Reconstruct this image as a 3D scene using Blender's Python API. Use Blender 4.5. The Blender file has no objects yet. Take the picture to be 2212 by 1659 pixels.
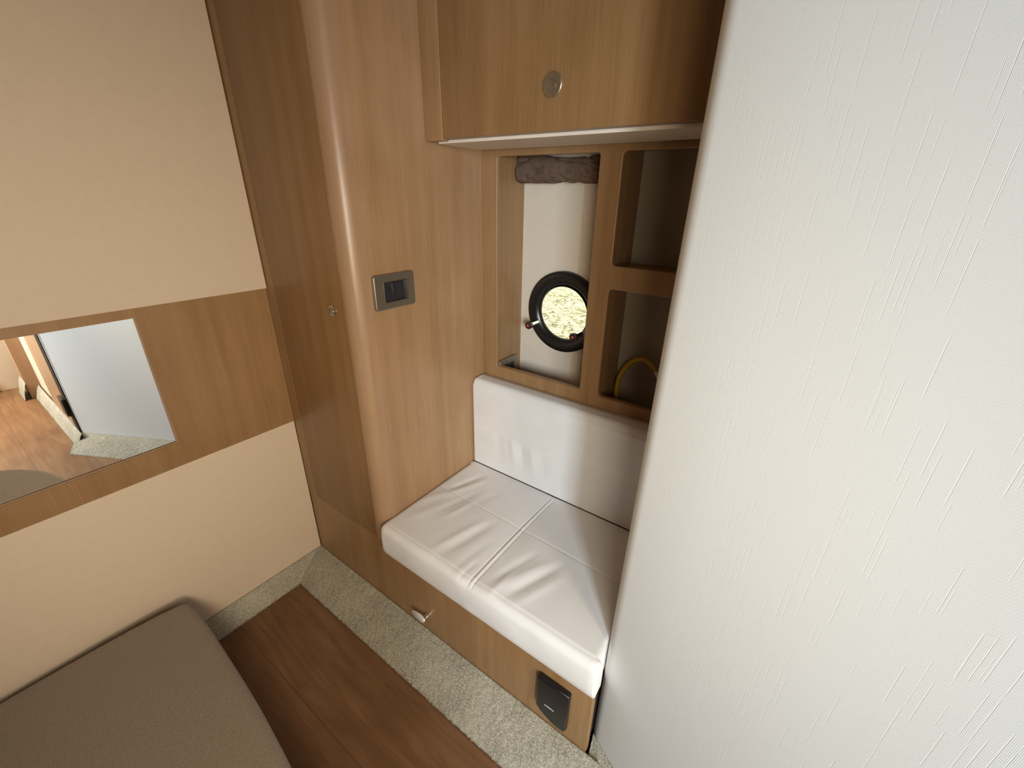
import bpy, bmesh, math, random
from mathutils import Vector, Matrix, noise
random.seed(4)
sc = bpy.context.scene
col = sc.collection

# ------------------------------------------------------------------ camera, world, lights, exposure
W, H = 2212.0, 1659.0
F_PX = 922.57
cam_data = bpy.data.cameras.new('camera')
cam_data.sensor_fit = 'HORIZONTAL'
cam_data.sensor_width = 36.0
cam_data.lens = F_PX / W * 36.0
cam_data.clip_start = 0.01
cam = bpy.data.objects.new('camera', cam_data)
col.objects.link(cam)
FWD = Vector((-0.52974385, 0.74427313, -0.4067296))
RGT = Vector((0.81022334, 0.5858797, 0.01682614))
UPV = Vector((-0.25081786, 0.32062827, 0.91339363))
m = Matrix((RGT, UPV, -FWD)).transposed().to_4x4()
m.translation = Vector((1.096, -0.49766, 1.10276))
cam.matrix_world = m
sc.camera = cam

world = bpy.data.worlds.new('sky')
sc.world = world
world.use_nodes = True
wn = world.node_tree
bg = wn.nodes['Background']
bg.inputs['Color'].default_value = (1.0, 0.93, 0.68, 1)
bg.inputs['Strength'].default_value = 1.9

def area(name, loc, target, sx, sy, power, color):
    d = bpy.data.lights.new(name, 'AREA')
    d.shape = 'RECTANGLE'; d.size = sx; d.size_y = sy
    d.energy = power; d.color = color
    o = bpy.data.objects.new(name, d)
    col.objects.link(o)
    o.location = loc
    o.rotation_euler = (Vector(target) - Vector(loc)).to_track_quat('-Z', 'Y').to_euler()
    return o
KEY = area('daylight_doorway', (2.18, -1.42, 1.16), (0.80, 0.05, 0.50), 0.24, 0.50, 42.0, (0.77, 0.91, 1.0))
FILL_LEFT = area('left_wall_fill', (1.05, -0.42, 1.70), (0.0, -0.35, 0.55), 0.35, 0.35, 0.3, (1.0, 0.88, 0.68))  # added fill lamp aimed at the left wall, no hatch there
FILL_SIDE = area('side_fill', (1.355, -0.76, 0.96), (0.0, 0.05, 0.75), 0.26, 0.42, 4.2, (1.0, 0.89, 0.70))  # added fill lamp for the surfaces facing right, no opening there
FILL_SIDE.data.spread = math.radians(110)
PASS = area('passage_daylight', (2.25, -0.80, 1.05), (2.15, -0.50, 0.0), 0.25, 0.25, 24.0, (1.0, 0.86, 0.62))

sc.view_settings.view_transform = 'Standard'
sc.view_settings.look = 'None'
sc.view_settings.gamma = 1.0
sc.view_settings.use_curve_mapping = False
sc.view_settings.exposure = -0.14

# ------------------------------------------------------------------ materials
def new_mat(name):
    mt = bpy.data.materials.new(name); mt.use_nodes = True
    nt = mt.node_tree
    return mt, nt, nt.nodes['Principled BSDF']
def coords(nt, scale, rot=(0, 0, 0)):
    tc = nt.nodes.new('ShaderNodeTexCoord'); mp = nt.nodes.new('ShaderNodeMapping')
    mp.inputs['Scale'].default_value = scale; mp.inputs['Rotation'].default_value = rot
    nt.links.new(tc.outputs['Object'], mp.inputs['Vector'])
    return mp.outputs['Vector']
def noise_tex(nt, vec, scale=1.0, detail=4.0, rough=0.5, dist=0.0):
    n = nt.nodes.new('ShaderNodeTexNoise')
    n.inputs['Scale'].default_value = scale; n.inputs['Detail'].default_value = detail
    n.inputs['Roughness'].default_value = rough; n.inputs['Distortion'].default_value = dist
    nt.links.new(vec, n.inputs['Vector'])
    return n.outputs['Fac']
def ramp(nt, fac, stops):
    r = nt.nodes.new('ShaderNodeValToRGB')
    while len(r.color_ramp.elements) < len(stops): r.color_ramp.elements.new(0.5)
    for e, (p, c) in zip(r.color_ramp.elements, stops):
        e.position = p; e.color = (*c, 1)
    nt.links.new(fac, r.inputs['Fac'])
    return r.outputs['Color']
def math_node(nt, op, a, b=None):
    n = nt.nodes.new('ShaderNodeMath'); n.operation = op
    for i, v in enumerate((a, b)):
        if v is None: continue
        if isinstance(v, (int, float)): n.inputs[i].default_value = v
        else: nt.links.new(v, n.inputs[i])
    return n.outputs[0]
def bump(nt, bs, height, strength, distance):
    b = nt.nodes.new('ShaderNodeBump')
    b.inputs['Strength'].default_value = strength; b.inputs['Distance'].default_value = distance
    nt.links.new(height, b.inputs['Height'])
    nt.links.new(b.outputs['Normal'], bs.inputs['Normal'])

def plain(name, c, rough=0.5, metal=0.0, spec=0.5, coat=0.0):
    mt, nt, bs = new_mat(name)
    v = coords(nt, (1, 1, 1))
    f = noise_tex(nt, v, 60, 3)
    c2 = tuple(x * 0.97 for x in c)
    nt.links.new(ramp(nt, f, [(0.3, c2), (0.7, c)]), bs.inputs['Base Color'])
    f = noise_tex(nt, v, 700, 2); f3 = f
    if metal < .5 and rough >= .5: bump(nt, bs, f3, .06, .0004)
    bs.inputs['Roughness'].default_value = rough; bs.inputs['Metallic'].default_value = metal
    bs.inputs['Specular IOR Level'].default_value = spec
    bs.inputs['Coat Weight'].default_value = coat
    return mt

def wood(name, dark, light, grain='z', rough=0.36, spec=0.45):
    mt, nt, bs = new_mat(name)
    s = {'z': (1, 1, .03), 'x': (.03, 1, 1), 'y': (1, .03, 1)}[grain]
    fine = noise_tex(nt, coords(nt, tuple(a * 420 for a in s)), 1, 4, .6)
    broad = noise_tex(nt, coords(nt, tuple(a * 34 for a in s)), 1, 3, .55)
    cloud = noise_tex(nt, coords(nt, (7, 7, 5)), 1, 2, .5)
    a = math_node(nt, 'MULTIPLY', fine, .35); b = math_node(nt, 'MULTIPLY', broad, .45)
    c = math_node(nt, 'MULTIPLY', cloud, .3)
    f = math_node(nt, 'ADD', math_node(nt, 'ADD', a, b), c)
    nt.links.new(ramp(nt, f, [(0.38, dark), (0.72, light)]), bs.inputs['Base Color'])
    bs.inputs['Roughness'].default_value = rough; bs.inputs['Specular IOR Level'].default_value = spec
    bump(nt, bs, fine, .12, .0006)
    return mt

M = {}
M['wood'] = wood('oak_veneer', (0.228, 0.122, 0.050), (0.345, 0.201, 0.096))
M['wood_h'] = wood('oak_veneer_band', (0.228, 0.122, 0.050), (0.345, 0.201, 0.096), 'z')
M['wood_door_shaded'] = wood('oak_veneer_doors_shaded', (0.188, 0.096, 0.035), (0.292, 0.162, 0.070))  # same oak darkened, shade on the doors put into the colour
M['wood_side_lit'] = wood('oak_veneer_side_lit', (0.270, 0.155, 0.078), (0.400, 0.245, 0.135))  # same oak lightened, light on the side panel put into the colour
M['wood_edge'] = wood('oak_lipping', (0.29, 0.175, 0.100), (0.38, 0.240, 0.148), rough=.33, spec=.5)
M['gap'] = plain('shadow_gap_black', (0.02, 0.012, 0.008), .8)
M['cream'] = plain('cream_leatherette', (0.66, 0.54, 0.42), .55, spec=.35)
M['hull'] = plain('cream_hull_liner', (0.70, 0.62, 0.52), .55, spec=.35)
M['shaded_liner'] = plain('shaded_hull_liner', (0.36, 0.30, 0.22), .7, spec=.2)  # cream hull backing with the cubby shade put into its colour
M['steel'] = plain('brushed_steel', (0.62, 0.57, 0.50), .28, 1.0)
M['satin'] = plain('satin_silver', (0.86, 0.84, 0.82), .45, .6)
M['chrome'] = plain('chrome', (0.85, 0.84, 0.83), .08, 1.0)
M['pewter'] = plain('pewter_plate', (0.30, 0.26, 0.21), .34, .75)
M['black'] = plain('black_plastic', (0.012, 0.013, 0.016), .35)
M['black_soft'] = plain('black_satin_plastic', (0.010, 0.010, 0.011), .28, spec=.5)
M['charcoal'] = plain('charcoal_plastic', (0.022, 0.023, 0.027), .3)
M['ink'] = plain('grey_ink', (0.10, 0.10, 0.07), .6)
M['print'] = plain('white_print', (0.75, 0.75, 0.75), .5)
M['red'] = plain('red_plastic', (0.75, 0.05, 0.04), .4)
M['yellow'] = plain('yellow_rubber', (0.45, 0.27, 0.012), .45)
M['white_plastic'] = plain('white_plastic', (0.72, 0.70, 0.66), .4)
M['ceiling'] = plain('white_headliner', (0.30, 0.27, 0.22), .7)
M['curtain'] = plain('taupe_cloth', (0.13, 0.085, 0.062), .95, spec=.1)

# white upholstery leather of the seat
mt, nt, bs = new_mat('white_seat_vinyl')
g = noise_tex(nt, coords(nt, (900, 900, 900)), 1, 2)
c = noise_tex(nt, coords(nt, (9, 9, 9)), 1, 3)
nt.links.new(ramp(nt, c, [(0.3, (.70, .68, .675)), (0.7, (.755, .74, .735))]), bs.inputs['Base Color'])
bs.inputs['Roughness'].default_value = .5; bs.inputs['Specular IOR Level'].default_value = .4
bump(nt, bs, g, .08, .0004)
M['vinyl'] = mt

# woven wall covering of the angled partition: fine weave and vertical slubs
mt, nt, bs = new_mat('slub_weave_wallcovering')
def wave(vec, scale, direction):
    w = nt.nodes.new('ShaderNodeTexWave'); w.wave_type = 'BANDS'; w.bands_direction = direction
    w.inputs['Scale'].default_value = scale; w.inputs['Distortion'].default_value = 0.5
    w.inputs['Detail'].default_value = 1.0; w.inputs['Detail Scale'].default_value = 2.0
    nt.links.new(vec, w.inputs['Vector']); return w.outputs['Fac']
v0 = coords(nt, (1, 1, 1))
wx = wave(v0, 330, 'X'); wz = wave(v0, 330, 'Z')
weave = math_node(nt, 'ADD', wx, wz)
sp3 = nt.nodes.new('ShaderNodeSeparateXYZ'); nt.links.new(v0, sp3.inputs[0])
def white(x, y):
    c = nt.nodes.new('ShaderNodeCombineXYZ'); w = nt.nodes.new('ShaderNodeTexWhiteNoise'); w.noise_dimensions = '2D'
    for i, q in enumerate((x, y)):
        if isinstance(q, (int, float)): c.inputs[i].default_value = q
        else: nt.links.new(q, c.inputs[i])
    nt.links.new(c.outputs[0], w.inputs['Vector']); return w.outputs['Value']
def slubs(u, v, pitch, seglen, prob, half, seed):
    """thin broken threads: one possible thread every `pitch`, cut in random lengths."""
    uu = math_node(nt, 'DIVIDE', math_node(nt, 'ADD', u, 5.0), pitch)
    ci = math_node(nt, 'FLOOR', uu); cf = math_node(nt, 'FRACT', uu)
    r1 = white(ci, seed)
    vv = math_node(nt, 'ADD', math_node(nt, 'DIVIDE', v, seglen), math_node(nt, 'MULTIPLY', r1, 17.0))
    si = math_node(nt, 'FLOOR', vv); sf = math_node(nt, 'FRACT', vv)
    r2 = white(ci, math_node(nt, 'ADD', si, seed*3.1))
    on = math_node(nt, 'LESS_THAN', r2, prob)
    dcen = math_node(nt, 'ABSOLUTE', math_node(nt, 'SUBTRACT', cf, math_node(nt, 'ADD', math_node(nt, 'MULTIPLY', r2, 1.2), .3)))
    ln_ = math_node(nt, 'SUBTRACT', 1.0, math_node(nt, 'MINIMUM', math_node(nt, 'DIVIDE', dcen, half), 1.0))
    tp = math_node(nt, 'MINIMUM', math_node(nt, 'MULTIPLY', math_node(nt, 'SUBTRACT', .5, math_node(nt, 'ABSOLUTE', math_node(nt, 'SUBTRACT', sf, .5))), 8.0), 1.0)
    return math_node(nt, 'MULTIPLY', math_node(nt, 'MULTIPLY', on, ln_), tp)
s1 = slubs(sp3.outputs['X'], sp3.outputs['Z'], .0062, .056, .26, .075, 1.0)
s2 = slubs(sp3.outputs['X'], sp3.outputs['Z'], .0047, .030, .09, .08, 7.0)
s3 = slubs(sp3.outputs['Z'], sp3.outputs['X'], .011, .016, .05, .04, 13.0)
cl = noise_tex(nt, coords(nt, (20, 1, 20)), 1, 2)
slub = math_node(nt, 'ADD', math_node(nt, 'MULTIPLY', s1, 1.0), math_node(nt, 'ADD', math_node(nt, 'MULTIPLY', s2, .7), math_node(nt, 'MULTIPLY', s3, .5)))
hgt = math_node(nt, 'SUBTRACT', math_node(nt, 'MULTIPLY', weave, math_node(nt, 'MULTIPLY', cl, .5)), slub)
bump(nt, bs, hgt, .30, .0003)
bs.inputs['Base Color'].default_value = (0.795, 0.79, 0.775, 1)
bs.inputs['Roughness'].default_value = .6; bs.inputs['Specular IOR Level'].default_value = .35
M['weave'] = mt

# carpet
mt, nt, bs = new_mat('sage_beige_carpet')
v = coords(nt, (1, 1, 1))
f1 = noise_tex(nt, v, 330, 4, .6); f2 = noise_tex(nt, v, 12, 2)
mixf = math_node(nt, 'ADD', math_node(nt, 'MULTIPLY', f1, .8), math_node(nt, 'MULTIPLY', f2, .2))
nt.links.new(ramp(nt, mixf, [(0.34, (.20, .18, .14)), (0.52, (.40, .37, .30)), (0.68, (.54, .51, .43))]), bs.inputs['Base Color'])
bs.inputs['Roughness'].default_value = 1.0; bs.inputs['Specular IOR Level'].default_value = .05
bump(nt, bs, f1, .8, .003)
M['carpet'] = mt

# laminate floor, boards run along X
mt, nt, bs = new_mat('dark_plank_floor')
tc = nt.nodes.new('ShaderNodeTexCoord')
sep = nt.nodes.new('ShaderNodeSeparateXYZ'); nt.links.new(tc.outputs['Object'], sep.inputs[0])
PW = .172
row = math_node(nt, 'FLOOR', math_node(nt, 'DIVIDE', math_node(nt, 'ADD', sep.outputs['Y'], .275), PW))
frac = math_node(nt, 'FRACT', math_node(nt, 'DIVIDE', math_node(nt, 'ADD', sep.outputs['Y'], .275), PW))
seam = math_node(nt, 'MAXIMUM', math_node(nt, 'LESS_THAN', frac, .009), math_node(nt, 'GREATER_THAN', frac, .991))
off = math_node(nt, 'MULTIPLY', row, .37)
xx = math_node(nt, 'ADD', sep.outputs['X'], off)
xfrac = math_node(nt, 'FRACT', math_node(nt, 'DIVIDE', xx, 1.2))
seam2 = math_node(nt, 'LESS_THAN', xfrac, .0018)
cmb = nt.nodes.new('ShaderNodeCombineXYZ')
nt.links.new(math_node(nt, 'MULTIPLY', xx, 3.0), cmb.inputs[0])
nt.links.new(math_node(nt, 'ADD', math_node(nt, 'MULTIPLY', sep.outputs['Y'], 26.0), math_node(nt, 'MULTIPLY', row, 9.3)), cmb.inputs[1])
ng = noise_tex(nt, cmb.outputs[0], 1.0, 6, .6, 1.3)
ngl = noise_tex(nt, coords(nt, (6, 9, 1)), 1, 3, .5)
fm = math_node(nt, 'ADD', math_node(nt, 'MULTIPLY', ng, .65), math_node(nt, 'MULTIPLY', ngl, .35))
colr = ramp(nt, fm, [(0.30, (.105, .050, .022)), (0.5, (.165, .082, .038)), (0.72, (.23, .125, .065))])
mx = nt.nodes.new('ShaderNodeMix'); mx.data_type = 'RGBA'
nt.links.new(math_node(nt, 'MULTIPLY', seam, .4), mx.inputs['Factor']); nt.links.new(colr, mx.inputs['A'])
mx.inputs['B'].default_value = (.05, .02, .01, 1)
nt.links.new(mx.outputs['Result'], bs.inputs['Base Color'])
bs.inputs['Roughness'].default_value = .5; bs.inputs['Specular IOR Level'].default_value = .3
bump(nt, bs, ng, .1, .001)
M['floor'] = mt

# knitted bench fabric
mt, nt, bs = new_mat('taupe_knit_fabric')
v = coords(nt, (1, 1, 1))
def wave2(vec, scale, direction, dist):
    w = nt.nodes.new('ShaderNodeTexWave'); w.wave_type = 'BANDS'; w.bands_direction = direction
    w.inputs['Scale'].default_value = scale; w.inputs['Distortion'].default_value = dist
    w.inputs['Detail'].default_value = 1.0; w.inputs['Detail Scale'].default_value = 1.5
    nt.links.new(vec, w.inputs['Vector']); return w.outputs['Fac']
vr = coords(nt, (1, 1, 1), (0, 0, .2))
ka = wave2(vr, 82, 'X', 1.0); kb = wave2(vr, 130, 'Y', 1.5)
kn = math_node(nt, 'MULTIPLY', ka, kb)
kf = noise_tex(nt, v, 900, 3)
nt.links.new(ramp(nt, math_node(nt, 'ADD', math_node(nt, 'MULTIPLY', kn, .6), math_node(nt, 'MULTIPLY', kf, .4)),
     [(0.1, (.15, .11, .08)), (0.6, (.42, .33, .25))]), bs.inputs['Base Color'])
bs.inputs['Roughness'].default_value = .95; bs.inputs['Specular IOR Level'].default_value = .1
bs.inputs['Sheen Weight'].default_value = .35
bump(nt, bs, kn, .6, .0015)
M['knit'] = mt

# mirror and glass and water
mt, nt, bs = new_mat('silver_mirror')
bs.inputs['Base Color'].default_value = (.93, .93, .92, 1); bs.inputs['Metallic'].default_value = 1
bs.inputs['Roughness'].default_value = .01
M['mirror'] = mt
mt, nt, bs = new_mat('clear_glass')
nt.nodes.remove(bs)
tr = nt.nodes.new('ShaderNodeBsdfTransparent'); gl = nt.nodes.new('ShaderNodeBsdfGlossy')
tr.inputs[0].default_value = (.96, .97, .93, 1); gl.inputs['Roughness'].default_value = .02
ms = nt.nodes.new('ShaderNodeMixShader'); ms.inputs[0].default_value = .04
nt.links.new(tr.outputs[0], ms.inputs[1]); nt.links.new(gl.outputs[0], ms.inputs[2])
nt.links.new(ms.outputs[0], nt.nodes['Material Output'].inputs['Surface'])
M['glass'] = mt
mt, nt, bs = new_mat('rippled_water')
w1 = noise_tex(nt, coords(nt, (4.2, 5.5, 1), (0, 0, -.5)), 1, 4, .6, 1.2)
nt.links.new(ramp(nt, w1, [(0.36, (.30, .30, .17)), (0.40, (.92, .93, .80)), (0.485, (.85, .86, .70)), (0.51, (.17, .17, .09)), (0.54, (.20, .20, .10)), (0.575, (.92, .93, .80)), (0.70, (.95, .95, .86))]), bs.inputs['Base Color'])  # bright sky reflection and dark ripple streaks painted into the water colour
bs.inputs['Roughness'].default_value = .5; bs.inputs['IOR'].default_value = 1.33
bump(nt, bs, w1, .3, .02)
M['water'] = mt

# ------------------------------------------------------------------ mesh helpers
def link(name, me, mat, parent=None):
    o = bpy.data.objects.new(name, me); col.objects.link(o)
    if mat is not None and not me.materials: me.materials.append(mat)
    if parent is not None: o.parent = parent
    return o
def from_bm(name, bm, mat, parent=None, smooth=False, angle=None):
    me = bpy.data.meshes.new(name)
    bmesh.ops.recalc_face_normals(bm, faces=bm.faces)
    bm.to_mesh(me); bm.free()
    if smooth:
        for p in me.polygons: p.use_smooth = True
        if angle: me.set_sharp_from_angle(angle=math.radians(angle))
    return link(name, me, mat, parent)
def add_box(bm, lo, hi, bev=0.0, seg=3):
    lo = Vector(lo); hi = Vector(hi)
    r = bmesh.ops.create_cube(bm, size=1.0)
    vs = r['verts']
    for v in vs:
        v.co = Vector([(lo[i] + hi[i]) / 2 + v.co[i] * (hi[i] - lo[i]) for i in range(3)])
    if bev > 0:
        es = list({e for v in vs for e in v.link_edges})
        bmesh.ops.bevel(bm, geom=es, offset=bev, segments=seg, profile=.5, affect='EDGES')
def box(name, lo, hi, mat, parent=None, bev=0.0, seg=3):
    bm = bmesh.new(); add_box(bm, lo, hi, bev, seg)
    return from_bm(name, bm, mat, parent, smooth=bev > 0, angle=35)
def boxes(name, lst, mat, parent=None, bev=0.0):
    bm = bmesh.new()
    for lo, hi in lst: add_box(bm, lo, hi, bev)
    return from_bm(name, bm, mat, parent, smooth=bev > 0, angle=35)
def lathe_bm(profile, n=48):
    """profile of (radius, height) turned about +Z."""
    bm = bmesh.new(); rings = []
    for r, z in profile:
        if r < 1e-6: rings.append([bm.verts.new((0, 0, z))])
        else: rings.append([bm.verts.new((r * math.cos(2*math.pi*i/n), r * math.sin(2*math.pi*i/n), z)) for i in range(n)])
    for a, b in zip(rings, rings[1:]):
        for i in range(n):
            j = (i + 1) % n
            if len(a) == 1 and len(b) == 1: continue
            if len(a) == 1: bm.faces.new((a[0], b[i], b[j]))
            elif len(b) == 1: bm.faces.new((a[i], a[j], b[0]))
            else: bm.faces.new((a[i], a[j], b[j], b[i]))
    return bm
def lathe(name, profile, loc, mat, parent=None, axis='-Y', n=48, angle=40):
    bm = lathe_bm(profile, n)
    rot = {'-Y': Matrix.Rotation(math.radians(90), 4, 'X'), 'Z': Matrix.Identity(4), 'X': Matrix.Rotation(math.radians(90), 4, 'Y')}[axis]
    bmesh.ops.transform(bm, matrix=Matrix.Translation(loc) @ rot, verts=bm.verts)
    return from_bm(name, bm, mat, parent, smooth=True, angle=angle)
def rrect(x0, x1, y0, y1, r, n=6):
    pts = []
    for cx, cy, a0 in ((x1 - r, y1 - r, 0), (x0 + r, y1 - r, 90), (x0 + r, y0 + r, 180), (x1 - r, y0 + r, 270)):
        if r <= 0: pts.append((cx, cy)); continue
        for k in range(n + 1):
            a = math.radians(a0 + 90 * k / n); pts.append((cx + r * math.cos(a), cy + r * math.sin(a)))
    return pts
def circ(cx, cy, r, n=64): return [(cx + r*math.cos(2*math.pi*k/n), cy + r*math.sin(2*math.pi*k/n)) for k in range(n)]
def sheet(name, loops, depth, mat, frame, parent=None, bevel=0.0):
    """closed 2D outline with holes -> solid of given depth; frame(matrix) maps (u,v,w) to world."""
    cu = bpy.data.curves.new(name, 'CURVE'); cu.dimensions = '2D'; cu.fill_mode = 'BOTH'
    cu.extrude = depth / 2 - bevel; cu.bevel_depth = bevel; cu.bevel_resolution = 2
    if bevel: cu.offset = -bevel
    for lp in loops:
        s = cu.splines.new('POLY'); s.points.add(len(lp) - 1); s.use_cyclic_u = True
        for p, (u, v) in zip(s.points, lp): p.co = (u, v, 0, 1)
    tmp = bpy.data.objects.new('tmp', cu); col.objects.link(tmp)
    dg = bpy.context.evaluated_depsgraph_get(); dg.update()
    me = bpy.data.meshes.new_from_object(tmp.evaluated_get(dg))
    bpy.data.objects.remove(tmp); bpy.data.curves.remove(cu)
    me.name = name; me.transform(frame); me.materials.clear()
    for p in me.polygons: p.use_smooth = True
    me.set_sharp_from_angle(angle=math.radians(40))
    return link(name, me, mat, parent)
def xz(y): return Matrix(((1, 0, 0, 0), (0, 0, -1, y), (0, 1, 0, 0), (0, 0, 0, 1)))     # (u,v,w)->(u, y-w, v)
def yz(x): return Matrix(((0, 0, 1, x), (1, 0, 0, 0), (0, 1, 0, 0), (0, 0, 0, 1)))     # (u,v,w)->(x+w, u, v)
def xy(z): return Matrix.Translation((0, 0, z))
def tube(name, pts, rad, mat, parent=None, n=16, steps=10):
    P = [Vector(p) for p in pts]; path = []
    for i in range(len(P) - 1):
        p0 = P[max(i-1, 0)]; p1 = P[i]; p2 = P[i+1]; p3 = P[min(i+2, len(P)-1)]
        for k in range(steps):
            t = k / steps
            path.append(.5*((2*p1) + (p2-p0)*t + (2*p0-5*p1+4*p2-p3)*t*t + (-p0+3*p1-3*p2+p3)*t**3))
    path.append(P[-1])
    bm = bmesh.new(); rings = []; up = Vector((0, 1, 0.01))
    for i, c in enumerate(path):
        t = (path[min(i+1, len(path)-1)] - path[max(i-1, 0)]).normalized()
        s = t.cross(up).normalized(); q = s.cross(t)
        rings.append([bm.verts.new(c + rad*(s*math.cos(2*math.pi*k/n) + q*math.sin(2*math.pi*k/n))) for k in range(n)])
    for a, b in zip(rings, rings[1:]):
        for k in range(n): bm.faces.new((a[k], a[(k+1) % n], b[(k+1) % n], b[k]))
    bm.faces.new(rings[0]); bm.faces.new(rings[-1][::-1])
    return from_bm(name, bm, mat, parent, smooth=True, angle=50)
def soft_box(lo, hi, r, n, disp=None):
    """rounded box with a fine grid on each face; disp(point, normal) -> offset vector."""
    lo = Vector(lo); hi = Vector(hi); c = (lo + hi)/2; h = (hi - lo)/2
    def params(half, cnt):
        inner = half - r; a = []
        k = 5
        for i in range(k): a.append(-half + r*(1 - math.cos(math.pi/2 * i/k)))
        for i in range(cnt + 1): a.append(-inner + 2*inner*i/cnt)
        for i in range(k-1, -1, -1): a.append(half - r*(1 - math.cos(math.pi/2 * i/k)))
        return a
    pr = [params(h[i], n[i]) for i in range(3)]
    bm = bmesh.new(); cache = {}
    def vert(p):
        key = tuple(round(x, 6) for x in p)
        if key in cache: return cache[key]
        q = Vector(p)
        inn = Vector([max(-h[i]+r, min(h[i]-r, q[i])) for i in range(3)])
        d = q - inn
        nrm = d.normalized() if d.length > 1e-9 else Vector((0, 0, 1))
        w = inn + nrm*r + c
        if disp: w = w + disp(w, nrm)
        cache[key] = bm.verts.new(w); return cache[key]
    for ax in range(3):
        u, v = (ax+1) % 3, (ax+2) % 3
        for sgn in (-1, 1):
            for i in range(len(pr[u])-1):
                for j in range(len(pr[v])-1):
                    q = []
                    for (a, b) in ((i, j), (i+1, j), (i+1, j+1), (i, j+1)):
                        p = [0, 0, 0]; p[ax] = sgn*h[ax]; p[u] = pr[u][a]; p[v] = pr[v][b]; q.append(vert(p))
                    if len(set(q)) == 4: bm.faces.new(q)
    return bm
def empty(name, loc=(0, 0, 0)):
    o = bpy.data.objects.new(name, None); o.empty_display_size = .05; col.objects.link(o); o.location = loc
    return o
def keep(ob, parent):
    """parent under an empty while keeping the world-space mesh in place."""
    ob.parent = parent; ob.matrix_parent_inverse = Matrix.Translation(parent.location).inverted(); return ob
def tag(o, label, cat, group=None):
    o['label'] = label; o['category'] = cat
    if group: o['group'] = group
    return o
def struct(o): o['kind'] = 'structure'; return o

XW = .352      # face of the locker side panel
ZT = 1.75      # headroom
YB = .404      # face of the cubby panel
YH = .524      # hull liner

# ------------------------------------------------------------------ setting
struct(box('floor', (-.05, -1.6, -.04), (4.2, .6, 0.0), M['floor']))
struct(box('ceiling', (-.05, -1.6, ZT), (4.2, .62, ZT+.04), M['ceiling']))

# left wall: lower padded panel, wood band with the mirror opening, upper padded panel
wl = struct(box('wall_left', (-.06, -1.6, 0), (-.012, .55, ZT), M['gap']))
ZM0, ZM1, YM0, YM1 = .572, .863, -.95, -.2605
box('lower_panel', (-.012, -1.6, .0), (0.0, -.001, .515), M['cream'], wl, .0012)
boxes('wood_band', [((-.012, -1.6, ZM1), (-.001, 0, .90)), ((-.012, -1.6, .5155), (-.001, 0, ZM0)),
      ((-.012, YM1, ZM0), (-.001, 0, ZM1)), ((-.012, -1.6, ZM0), (-.001, YM0, ZM1))], M['wood_h'], wl)
box('upper_panel', (-.001, -1.6, .884), (0.011, -.002, ZT), M['cream'], wl, .0015)

mir = empty('wall_mirror', (-.008, -.55, ZM0))
keep(box('mirror_glass', (-.011, YM0+.004, ZM0+.004), (-.0062, YM1-.003, ZM1-.001), M['mirror']), mir)
keep(boxes('mirror_trim', [((-.0118, YM1-.003, ZM0), (-.003, YM1, ZM1)), ((-.0118, YM0, ZM0), (-.003, YM1-.003, ZM0+.003))], M['wood_edge']), mir)
tag(mir, 'frameless mirror let into the wood band on the left wall', 'mirror')

# rear bulkhead and the hull side (behind the photographer), closing walls
struct(box('wall_rear', (-.06, -1.66, 0), (4.2, -1.6, ZT), M['ceiling']))

# unseen wall added past the bench to keep doorway light off the left
struct(box('wall_light_blocker', (1.38, -1.6, 0), (1.42, -.76, ZT), M['wood']))

# hull side behind the cubbies with the porthole cut through
PC = (.5375, .803)
hull = sheet('wall_hull', [[(-.06, .0), (4.2, .0), (4.2, ZT), (-.06, ZT)], circ(PC[0], PC[1], .1005)], .03, M['hull'], xz(YH+.015))
struct(hull)

# ------------------------------------------------------------------ locker on the left
lk = empty('locker', (.17, .2, 0))
DG = .0013
lkd = keep(box('door', (.040, .0, .2745), (.3185-DG, .019, ZT-.01), M['wood_door_shaded'], None, .0008), lk)
keep(box('door_frame', (.0, .0, .2732), (.0387, .019, ZT), M['wood']), lk)
keep(box('carcass', (-.0, .0195, .2732), (.3185, .50, ZT), M['gap']), lk)
# rounded corner post (quarter round) flowing into the side panel
R = XW - .3195
bm = bmesh.new(); prof = [(.3195, .03), (.3195, .0)]
prof = [(.3195, .06), (.3195, .0006)]
for k in range(17):
    a = math.radians(-90 + 90*k/16); prof.append((.3195 + R*math.cos(a), R + R*math.sin(a)))
prof.append((XW, .046)); prof.append((XW-.012, .046)); prof.append((XW-.012, .06))
lowv = [bm.verts.new((x, y, .2732)) for x, y in prof]; topv = [bm.verts.new((x, y, ZT)) for x, y in prof]
for i in range(len(prof)):
    j = (i+1) % len(prof); bm.faces.new((lowv[i], lowv[j], topv[j], topv[i]))
bm.faces.new(lowv[::-1]); bm.faces.new(topv)
keep(from_bm('corner_post', bm, M['wood_edge'], None, True, 30), lk)
keep(box('side_panel', (XW-.018, .0463, .2732), (XW, YB-.0008, ZT), M['wood_side_lit']), lk)
def push_knob(parent, x, y, z, r):
    k = lathe('door_knob', [(0, .0), (r*.98, .0), (r, .0008), (r, .0022), (r*.9, .0030), (r*.58, .0030), (r*.50, .0022), (r*.46, .0022), (r*.44, .0032), (0, .0034)],
              (x, y, z), M['steel'], None)
    k.parent = parent; return k
push_knob(lkd, .275, .0, .87, .0125)['label'] = 'round steel push latch'
tag(lk, 'tall wooden locker with rounded front corner beside the seat recess', 'locker')

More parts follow.
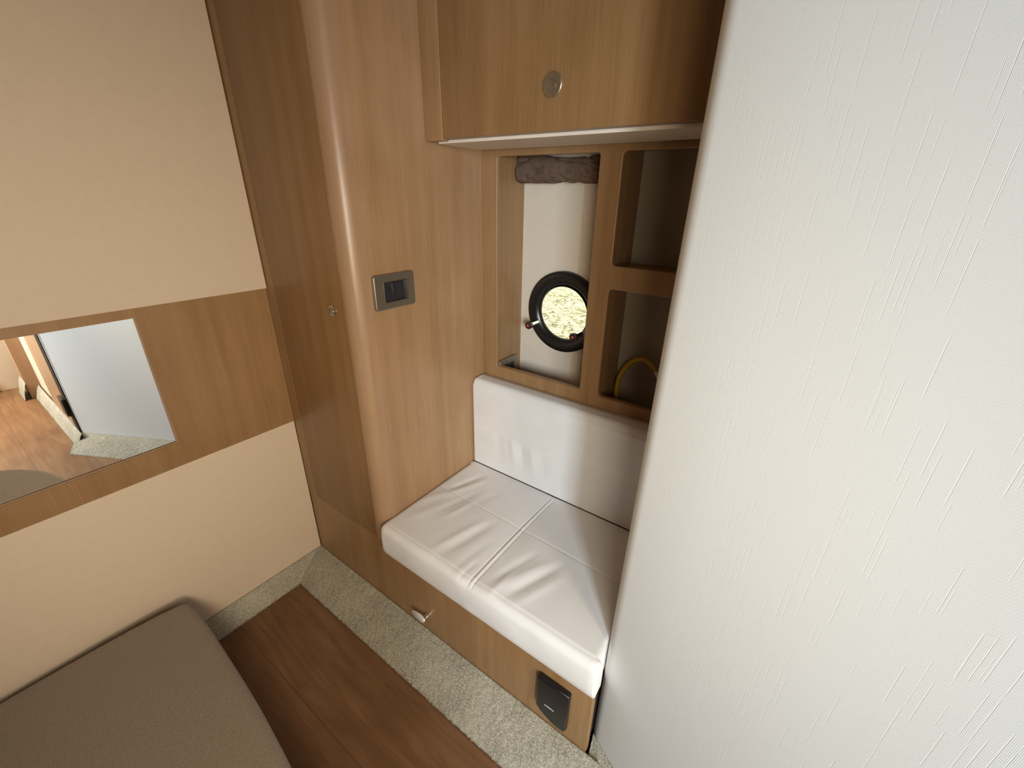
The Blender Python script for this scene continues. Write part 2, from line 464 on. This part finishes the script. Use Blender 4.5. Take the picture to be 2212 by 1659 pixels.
# ------------------------------------------------------------------ sockets
def socket(name, u0, u1, z0, z1, x, label):
    t = empty(name, (x, (u0+u1)/2, z0))
    w = u1-u0; h = z1-z0
    iu0, iu1 = u0 + w*.23, u1 - w*.19; iz0, iz1 = z0 + h*.21, z1 - h*.22
    p = sheet('cover_plate', [rrect(u0, u1, z0, z1, .007), rrect(iu0, iu1, iz0, iz1, .002)], .008, M['pewter'], yz(x+.0042), None, .0022)
    keep(p, t)
    si = keep(box('socket_insert', (x+.0005, iu0+.0004, iz0+.0004), (x+.0035, iu1-.0004, iz1-.0004), M['charcoal'], None, .0006), t)
    box('socket_face', (x+.003, iu0+(iu1-iu0)*.36, iz0+.003), (x+.0052, iu0+(iu1-iu0)*.70, iz1-.004), M['charcoal'], si, .0008)
    keep(sheet('inner_bezel', [rrect(iu0-.0006, iu1+.0014, iz0-.0006, iz1+.0012, .003), rrect(iu0, iu1, iz0, iz1, .002)], .0015, M['steel'], yz(x+.0078)), t)
    tag(t, label, 'socket')
    return t
socket('power_socket', .047, .155, .872, .946, XW, 'pewter socket plate with black insert on the locker side panel')
socket('power_socket', .4095, .495, .595, .664, .3995, 'partly hidden socket plate inside the open window niche')

# ------------------------------------------------------------------ cubby panel at the back of the recess
cu = empty('cubby_unit', (.65, YB, .345))
XR = .962
holes = [rrect(.399, .664, .652, 1.183, .006), rrect(.714, .925, .963, 1.184, .009), rrect(.714, .925, .648, .912, .009)]
keep(sheet('face_frame', [rrect(XW-.003, XR, .251, 1.199, 0), *holes], .018, M['wood'], xz(YB+.009), None, .0022), cu)
def lining(x0, x1, z0, z1, name='niche_lining'):
    t = .006; y0 = YB+.0182; y1 = YH-.0005
    keep(boxes(name, [((x0-t, y0, z0-t), (x0, y1, z1+t)), ((x1, y0, z0-t), (x1+t, y1, z1+t)),
        ((x0, y0, z0-t), (x1, y1, z0)), ((x0, y0, z1), (x1, y1, z1+t))], M['wood']), cu)
lining(.3975, .675, .50, 1.195, 'window_niche_lining')
lining(.713, .935, .956, 1.195, 'upper_cubby_lining')
lining(.713, .935, .592, .920, 'lower_cubby_lining')
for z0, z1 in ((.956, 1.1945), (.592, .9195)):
    keep(box('cubby_back', (.7135, YH-.006, z0+.0005), (.9345, YH-.001, z1-.0005), M['shaded_liner']), cu)
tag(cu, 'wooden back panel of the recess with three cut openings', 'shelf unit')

# ------------------------------------------------------------------ porthole
wn1 = struct(empty('window_1', (PC[0], YH, PC[1])))
c3 = (PC[0]+.003, YH-.0006, PC[1]+.004)
keep(lathe('porthole_ring', [(.0745, -.004), (.0750, .0015), (.081, .0075), (.092, .0125), (.104, .0125), (.1105, .009), (.112, .0)], c3, M['black_soft'], n=96), wn1)
keep(lathe('inner_rim', [(.0980, -.032), (.0735, -.0045), (.0732, .0), (.0740, .0012), (.0752, .0010), (.0765, -.0045), (.0995, -.030)], (PC[0], YH-.0006, PC[1]), M['black_soft'], n=96), wn1)
bm = lathe_bm([(0, 0), (.0735, 0)], 64)
bmesh.ops.transform(bm, matrix=Matrix.Translation((PC[0], YH+.004, PC[1])) @ Matrix.Rotation(math.radians(90), 4, 'X'), verts=bm.verts)
pane = keep(from_bm('pane', bm, M['glass']), wn1)
random.seed(9)
bm = bmesh.new()
for z, xa, xb, hh in ((.7665, .500, .570, .0016), (.7600, .4865, .580, .0018)):
    x = xa
    while x < xb:
        wlen = random.choice((.003, .005, .007, .009)); xe = min(x + wlen, xb)
        while x < xe:
            add_box(bm, (x, YH+.0028, z), (x+.0009, YH+.0032, z+hh*random.choice((1, .75, .6))))
            x += .0014
        x += .0018
keep(from_bm('glass_print', bm, M['ink']), wn1)
def dog(x, z):
    t = lathe('latch', [(.0, .0), (.0065, .0), (.0065, .034), (.0095, .035), (.0098, .037), (.0098, .044), (.0085, .046), (0, .046)], (x, YH-.014, z), M['chrome'])
    keep(t, wn1)
    c = lathe('latch_cap', [(.0096, -.0005), (.0102, .0), (.0102, .0095), (.0085, .0105), (.0, .0106)], (x, YH-.014-.0365, z), M['black'])
    keep(c, wn1); c.parent = t; c.matrix_parent_inverse = Matrix.Identity(4); c.location = (0, 0, 0)
    d = lathe('red_dot', [(.0038, .0), (.0038, .0008), (0, .0009)], (x, YH-.014-.0365-.0106, z), M['red'], n=20)
    d.parent = c
dog(.463, .7690); dog(.603, .7635)

struct(box('water', (-12, .9, -.35), (14, 24, -.30), M['water']))

# rolled cloth hung at the top of the niche
def cloth(u, v):
    # u along x 0..1, v around 0..1
    a = 2*math.pi*v
    x = .405 + .262*u
    rz = .0295*(1 + .05*math.sin(5*u+1.0))
    ry = .019*(1 + .2*math.sin(5*u+2.0) + .12*math.sin(13*u - a))
    f = noise.noise(Vector((u*4 + math.sin(a)*1.2, math.cos(a)*.9 + 3, math.sin(a)*2.2)))
    n1 = -.007*math.exp(-(f/.09)**2) + noise.noise(Vector((u*14, math.cos(a)*3, math.sin(a)*3)))*.0022
    up = max(0, math.sin(a))**2
    return Vector((x, min(.517, .492 + (ry+n1)*math.cos(a)), 1.159 - .005*u + (rz + n1*(.5+.5*up))*math.sin(a) + .003*math.sin(9*u)*up))
bm = bmesh.new(); NU, NV = 90, 56
g = [[bm.verts.new(cloth(i/NU, (j/NV))) for j in range(NV)] for i in range(NU+1)]
for i in range(NU):
    for j in range(NV): bm.faces.new((g[i][j], g[i+1][j], g[i+1][(j+1) % NV], g[i][(j+1) % NV]))
bm.faces.new(g[0]); bm.faces.new(g[-1][::-1])
cur = from_bm('curtain', bm, M['curtain'], None, True)
tag(cur, 'taupe cloth bunched at the top of the porthole niche', 'curtain')
sn = lathe('curtain_stud', [(.003, 0), (.003, .003), (.002, .0045), (0, .005)], (.3978, .493, 1.172), M['chrome'], axis='X', n=20)
tag(sn, 'tiny chrome stud beside the bunched curtain', 'stud')

# yellow hose in the lower cubby
hs = empty('yellow_hose', (.732, .485, .6))
keep(tube('hose', [(.734, .485, .612), (.731, .485, .65), (.738, .486, .69), (.760, .487, .725), (.788, .488, .738), (.812, .488, .727), (.826, .488, .712)], .0062, M['yellow']), hs)
keep(lathe('black_coupling', [(0, .0), (.010, .0), (.010, .014), (.0085, .016), (.0085, .024), (0, .024)], (.734, .485, .5925), M['black'], axis='Z', n=24), hs)
keep(tube('white_tip', [(.8245, .488, .715), (.832, .488, .704), (.838, .488, .692)], .0075, M['white_plastic']), hs)
tag(hs, 'yellow hose arching up from the floor of the lower cubby', 'hose')

# ------------------------------------------------------------------ overhead cabinet
oc = empty('overhead_cabinet', (.65, .3, 1.2)); YC = .2195
ocd = keep(box('door', (.4035, YC, 1.2015), (1.30, YC+.018, ZT-.004), M['wood_door_shaded'], None, .0008), oc)
keep(box('stile', (XW+.0006, YC, 1.1985), (.4022, YC+.018, ZT-.004), M['wood'], None, .0008), oc)
keep(box('carcass', (XW+.0006, YC+.0185, 1.2025), (1.30, YH-.03, ZT-.004), M['gap']), oc)
kb = lathe('door_knob', [(0, .0), (.0182, .0), (.0186, .0008), (.0186, .0022), (.0176, .0032), (.0092, .0032), (.0086, .0022), (.0080, .0022), (.0076, .0036), (0, .0038)], (.656, YC, 1.267), M['steel'], None)
kb.parent = ocd
# padded cream liner on the underside, its left end rounded in plan
pts = []
for k in range(13):
    a = math.pi/2 * k/12
    pts.append((.3575 + .060*(1-math.cos(a))*0 + .10*(1-math.sin(a)), YC+.020 + .150*(1-math.cos(a))))
outline = [(1.29, YC+.0195), (.372, YC+.0195), (.366, YC+.05), (.3605, YC+.09), (.3575, YC+.13), (.3565, YC+.165), (1.29, YC+.165)]
ln = sheet('underside_liner', [outline], .006, M['hull'], xy(1.1985), None, .0004)
keep(ln, oc)
tag(oc, 'wooden overhead locker above the seat with round steel latch', 'cabinet')

# ------------------------------------------------------------------ seat base
sb = empty('seat_cabinet', (.65, .1, 0)); ZS = .2505
keep(sheet('front_panel', [[(.0, .0), (.942, .0), (.942, ZS), (.3215, ZS), (.3215, .2726), (.0, .2726)]], .018, M['wood'], xz(.0094), None, .0008), sb)
keep(boxes('carcass', [((.3225, .019, .0), (.935, YB-.0008, ZS)), ((.0, .019, .0), (.3215, YB-.001, .2726))], M['gap']), sb)
lt = lathe('latch_post', [(0, 0), (.0085, 0), (.0085, .0018), (.0050, .003), (.0050, .0065), (.0066, .007), (.0066, .0135), (.0045, .0145), (.0045, .0165), (0, .0165)], (.4935, .0005, .118), M['chrome'])
keep(lt, sb)
# oval leaf of the latch
bm = bmesh.new(); N = 40
ringf = []; ringb = []; ringm = []
for k in range(N):
    a = 2*math.pi*k/N
    u = .0235*math.cos(a); w = .0085*math.sin(a)*(1 + .25*math.cos(a))
    ringm.append(bm.verts.new((u, 0, w))); ringf.append(bm.verts.new((u*.92, -.0018, w*.88))); ringb.append(bm.verts.new((u*.92, .0018, w*.88)))
for A, B in ((ringf, ringm), (ringm, ringb)):
    for k in range(N): bm.faces.new((A[k], A[(k+1) % N], B[(k+1) % N], B[k]))
bm.faces.new(ringf); bm.faces.new(ringb)
bmesh.ops.transform(bm, matrix=Matrix.Translation((.4745, -.0175, .1165)) @ Matrix.Rotation(math.radians(-28), 4, 'X') @ Matrix.Rotation(math.radians(4), 4, 'Y'), verts=bm.verts)
lf = from_bm('latch_leaf', bm, M['satin'], None, True, 60)
lf.parent = lt
tag(sb, 'wooden seat base beneath the white cushion, with chrome latch', 'cabinet')

# small black speaker on the seat base
sp = empty('wall_speaker', (.866, .0, .09))
def sp_out(s):
    cx, cz = .865, .165
    base = [(.8275, .212), (.8985, .212), (.9015, .209)]
    o = [(.8305, .2125), (.8980, .2125), (.9010, .2095), (.9000, .103), (.8975, .0965), (.8915, .0940)]
    for k in range(1, 9):
        t = k/9; o.append((.8915 - t*.062, .0940 + .002*math.sin(math.pi*t)*-1 + .0215*t*t*1.0))
    o += [(.8270, .1205), (.8275, .2095)]
    return [(cx + (x-cx)*s, cz + (z-cz)*s) for x, z in o][::-1]
keep(sheet('housing', [sp_out(1.0)], .014, M['black_soft'], xz(-.0070), None, .004), sp)
bm = bmesh.new()
for k in range(16):
    x = .849 + k*.0014; hgt = (.0011, .0014, .0018, .0026)[(k*7) % 4] if 5 <= k <= 11 else .0013
    add_box(bm, (x, -.0146, .1400), (x+.0013, -.0138, .1400+hgt))
keep(from_bm('white_mark', bm, M['print']), sp)
tag(sp, 'small black speaker with curved lower edge on the seat base', 'speaker')

# ------------------------------------------------------------------ cushions
SXL, SXR = XW+.0012, .9490
def fold(x, y, cx, cy, ang, length, width, amp):
    dx, dy = x-cx, y-cy; ca, sa = math.cos(ang), math.sin(ang)
    u = dx*ca + dy*sa; v = -dx*sa + dy*ca
    return amp*math.exp(-(u/length)**4)*math.exp(-(v/width)**2)
FOLDS = [(.41, .245, 1.25, .06, .010, -.0035), (.425, .225, 1.2, .07, .012, .003), (.385, .16, 1.25, .05, .012, .0025), (.45, .17, 1.3, .06, .010, -.002),
         (.475, .155, 1.35, .05, .009, .0022), (.56, .09, 1.35, .07, .013, -.0035), (.535, .08, 1.3, .07, .012, .003), (.60, .05, 1.45, .06, .011, -.002),
         (.70, .085, 1.25, .06, .010, -.0028), (.725, .07, 1.15, .07, .012, .0032), (.755, .08, 1.2, .07, .010, -.0035), (.775, .06, 1.2, .06, .011, .0025),
         (.70, .03, 1.5, .04, .008, .0018), (.41, .10, 1.2, .05, .016, .002), (.50, .22, 1.2, .05, .012, -.0012), (.62, .015, 1.5, .03, .006, -.002)]
def seat_disp(p, n):
    x, y, z = p; d = Vector((0, 0, 0))
    if n.z > .3:
        h = 0
        for f in FOLDS: h += .62*fold(x, y, *f)
        # central double stitched seam and the cross seam
        xs = .6455 + .02*(.33-y)*.3
        for o in (-.0052, .0052): h -= .0022*math.exp(-((x-xs-o)/.0016)**2)
        h += .0012*math.exp(-((x-xs)/.004)**2) - .003*math.exp(-((x-xs)/.03)**2)
        ys = .186 - .02*(x-.65)
        h -= .0013*math.exp(-((y-ys)/.0014)**2)
        h -= .0014*math.exp(-((y-.004)/.0014)**2)
        # crown, sinking toward the edges
        h += .004*(math.sin(math.pi*(x-.352)/.595)) * math.sin(math.pi*min(1, max(0, (y+.02)/.38)))
        d.z += h*n.z
    if n.y < -.3:
        t = (z-.30)/.045
        d.y += -.004*(1-t*t)*(-n.y) + .002*math.sin(x*60)*math.exp(-((x-.63)/.03)**2)*t
        d.y += -.0015*noise.noise(Vector((x*14, z*20, 3)))
    # left front corner swells down less
    return d
bm = soft_box((SXL-.005, -.013, ZS+.001), (SXR, YB-.0585, .343), .017, (230, 150, 12), seat_disp)
for v in bm.verts:      # front edge narrows at left: cushion tucked round the post
    if v.co.x < XW and v.co.y > -.004: v.co.x = XW + .0008
    if v.co.y < .004:
        if v.co.x > SXR-.017: v.co.x = SXR - (SXR-v.co.x)*.35
        if v.co.z < ZS+.018: v.co.y = -.013 + (v.co.y+.013)*.35
    if v.co.y > .012: v.co.x = min(v.co.x, SXR - .011*min(1, (v.co.y-.012)/.03))
    if v.co.y > .327 and v.co.z > .30: v.co.z = .343 - (.343-v.co.z)*.2; v.co.y = min(.3455, v.co.y+.004)
sc1 = from_bm('seat_cushion', bm, M['vinyl'], None, True)
tag(sc1, 'white stitched seat cushion lying on the wooden seat base', 'seat cushion')

def back_disp(p, n):
    x, y, z = p; d = Vector((0, 0, 0))
    if n.y < -.3:
        h = 0
        zs = .478
        h -= .0016*math.exp(-((z-zs)/.0016)**2)
        if z < zs+.01:
            for cx, w, a in ((.50, .012, .0022), (.53, .010, -.002), (.565, .012, .0025), (.45, .014, -.0014), (.60, .012, -.0012)):
                h += a*math.exp(-((x-cx-(zs-z)*.12)/w)**2)*math.exp(-((z-.435)/.045)**2)*min(1, max(0, (zs-z)/.012))
        h += .003*math.sin(math.pi*(x-.352)/.6)*math.sin(math.pi*(z-.343)/.275)
        d.y -= h*(-n.y)
    return d
bm = soft_box((XW+.0015, YB-.058, .340), (.9545, YB-.001, .6195), .0075, (160, 4, 110), back_disp)
for v in bm.verts:      # top edge slopes back
    if v.co.z > .600 and v.co.y < YB-.03: v.co.y += (v.co.z-.600)*.55
    if v.co.y > YB-.012 and v.co.z > .60: v.co.z = .6195 - (.6195-v.co.z)*.1; v.co.y = max(v.co.y, YB-.0012)
sc2 = from_bm('back_cushion', bm, M['vinyl'], None, True)
tag(sc2, 'white padded backrest cushion below the cubby panel', 'back cushion')

# ------------------------------------------------------------------ angled partition on the right
TH = math.radians(-28.5); RP = .040
bm = bmesh.new(); prof = []
for k in range(25):
    a = math.radians(90 + 180*k/24); prof.append((RP*math.cos(a), RP*math.sin(a)))
prof += [(.10, -RP), (.30, -RP), (.622, -RP), (.622, RP)]
nz = 24; rings = []
for i in range(nz+1):
    z = .0 + ZT*i/nz; lean = .014*(z-.32)
    rings.append([bm.verts.new((x+lean, y, z)) for x, y in prof])
for a, b in zip(rings, rings[1:]):
    for i in range(len(prof)):
        j = (i+1) % len(prof); bm.faces.new((a[i], a[j], b[j], b[i]))
bm.faces.new(rings[0]); bm.faces.new(rings[-1][::-1])
wr = from_bm('wall_right', bm, M['weave'], None, True, 40)
wr.location = (.978, .068, 0); wr.rotation_euler = (0, 0, TH); struct(wr)
struct(box('wall_recess', (.9555, .112, 0), (.975, YH-.001, ZT), M['wood']))

# ------------------------------------------------------------------ carpeted skirting
def carpet(name, axis, a0, a1, w, z1, mitre0=0, mitre1=0, seed=0, base=(0, 0), sign=-1, rot=0.0, step=.004):
    """strip running along local X from a0 to a1, sloping from height z1 at the wall to the floor at distance w."""
    n = int((a1-a0)/step); mcount = max(6, int(math.hypot(w, z1)/step)); bm = bmesh.new(); g = []
    for i in range(n+1):
        row = []
        for j in range(mcount+1):
            t = j/mcount
            x = (a0 + mitre0*t) + (a1 - a0 - (mitre0 + mitre1)*t)*i/n
            y = -w*t; z = z1*(1-t) + .010*math.sin(math.pi*t)
            nn = noise.noise(Vector((x*150, t*90*w*8, seed)))*.0022 + noise.noise(Vector((x*330, t*200*w*8, seed+5)))*.0014
            if j == mcount: y += -abs(noise.noise(Vector((x*260, 1.5, seed))))*.005; z = -.001; nn = 0
            if j == 0: nn = -abs(nn)*.2
            row.append(bm.verts.new((x, y - nn*.5, z + nn)))
        g.append(row)
    for i in range(n):
        for j in range(mcount): bm.faces.new((g[i][j], g[i+1][j], g[i+1][j+1], g[i][j+1]))
    # solid: back and underside
    b0 = [bm.verts.new((g[i][0].co.x, .0, -.002)) for i in range(n+1)]
    for i in range(n):
        bm.faces.new((g[i+1][0], g[i][0], b0[i], b0[i+1]))
        bm.faces.new((g[i][-1], g[i+1][-1], b0[i+1], b0[i]))
    o = from_bm(name, bm, M['carpet'], None, True)
    o.location = (base[0], base[1], 0); o.rotation_euler = (0, 0, rot); struct(o)
    return o
carpet('baseboard_front', 'x', .0, .975, .100, .060, mitre0=.030, mitre1=.01, seed=1, base=(0, -.0005))
carpet('baseboard_left', 'y', -1.1, .0, .030, .060, mitre1=.100, seed=3, base=(.0005, 0), rot=math.radians(90))
dx, dy = math.cos(TH), math.sin(TH)
carpet('baseboard_right', 'p', -.02, .622, .095, .058, mitre0=.08, mitre1=.025, seed=6, base=(.978 - RP*.477, .068 - RP*.879), rot=TH)

# ------------------------------------------------------------------ passage beyond the partition (seen in the mirror)
struct(box('wall_passage', (1.50, -.262, 0), (2.34, -.222, ZT), M['cream']))
d1 = struct(box('door_1', (1.560, -.270, .05), (1.98, -.2625, ZT-.02), M['wood_edge']))
box('door_gap', (1.508, -.268, .055), (1.548, -.2625, ZT-.02), M['gap'], d1)
boxes('hinge', [((1.52, -.282, .14), (1.60, -.2705, .225))], M['black'], d1, .001)
struct(box('trim_1', (2.34, -.315, 0), (2.46, -.222, ZT), M['wood_edge']))
struct(box('wall_end', (2.62, -1.6, 0), (2.68, -.245, ZT), M['cream']))
carpet('baseboard_passage', 'x', 1.455, 2.34, .030, .07, seed=8, base=(0, -.2705))
carpet('baseboard_end', 'y', .42, 1.55, .04, .10, seed=9, base=(2.62, 0), rot=math.radians(-90))
carpet('baseboard_post', 'x', 2.33, 2.50, .03, .10, seed=10, base=(0, -.315))

# ------------------------------------------------------------------ upholstered bench at the left
ol = [(.012, -.362), (.10, -.352), (.23, -.357), (.398, -.366), (.50, -.376), (.60, -.388), (.72, -.396), (.845, -.412), (.95, -.445), (1.04, -.51), (1.09, -.60), (1.10, -.75), (1.10, -1.45), (.012, -1.45)]
def smooth_loop(pts, r=.03, it=3):
    for _ in range(it):
        q = []
        for i in range(len(pts)):
            a = Vector(pts[i]); b = Vector(pts[(i+1) % len(pts)])
            q += [tuple(a*.75 + b*.25), tuple(a*.25 + b*.75)]
        pts = q
    return pts
bench = empty('bench', (.55, -.9, 0))
ZB = .200
lp = smooth_loop(ol)
def inset(lp, d):
    n = len(lp); out = []
    for i in range(n):
        a = Vector(lp[i-1]); b = Vector(lp[(i+1) % n]); t = (b-a).normalized(); nn = Vector((t.y, -t.x))
        out.append(tuple(Vector(lp[i]) + nn*d))
    return out
def stack(name, layers, mat):
    bm = bmesh.new(); rings = []
    for z, d in layers: rings.append([bm.verts.new((x, y, z)) for x, y in inset(lp, d)])
    for a, b in zip(rings, rings[1:]):
        for i in range(len(a)):
            j = (i+1) % len(a); bm.faces.new((a[i], a[j], b[j], b[i]))
    bm.faces.new(rings[0]); bm.faces.new(rings[-1][::-1])
    return from_bm(name, bm, mat, None, True, 50)
rr_ = .022
lay = [(.085, .02), (.09, .008), (.10, .0)] + [(ZB-rr_+rr_*math.sin(math.radians(a)), rr_*(1-math.cos(math.radians(a)))) for a in range(0, 91, 10)]
# loop runs clockwise seen from above: inset() already turns inward
keep(stack('cushion', lay, M['knit']), bench)
keep(stack('base', [(0, .03), (.0845, .03)], M['wood']), bench)
tag(bench, 'taupe knit upholstered bench in the foreground against the left wall', 'bench')
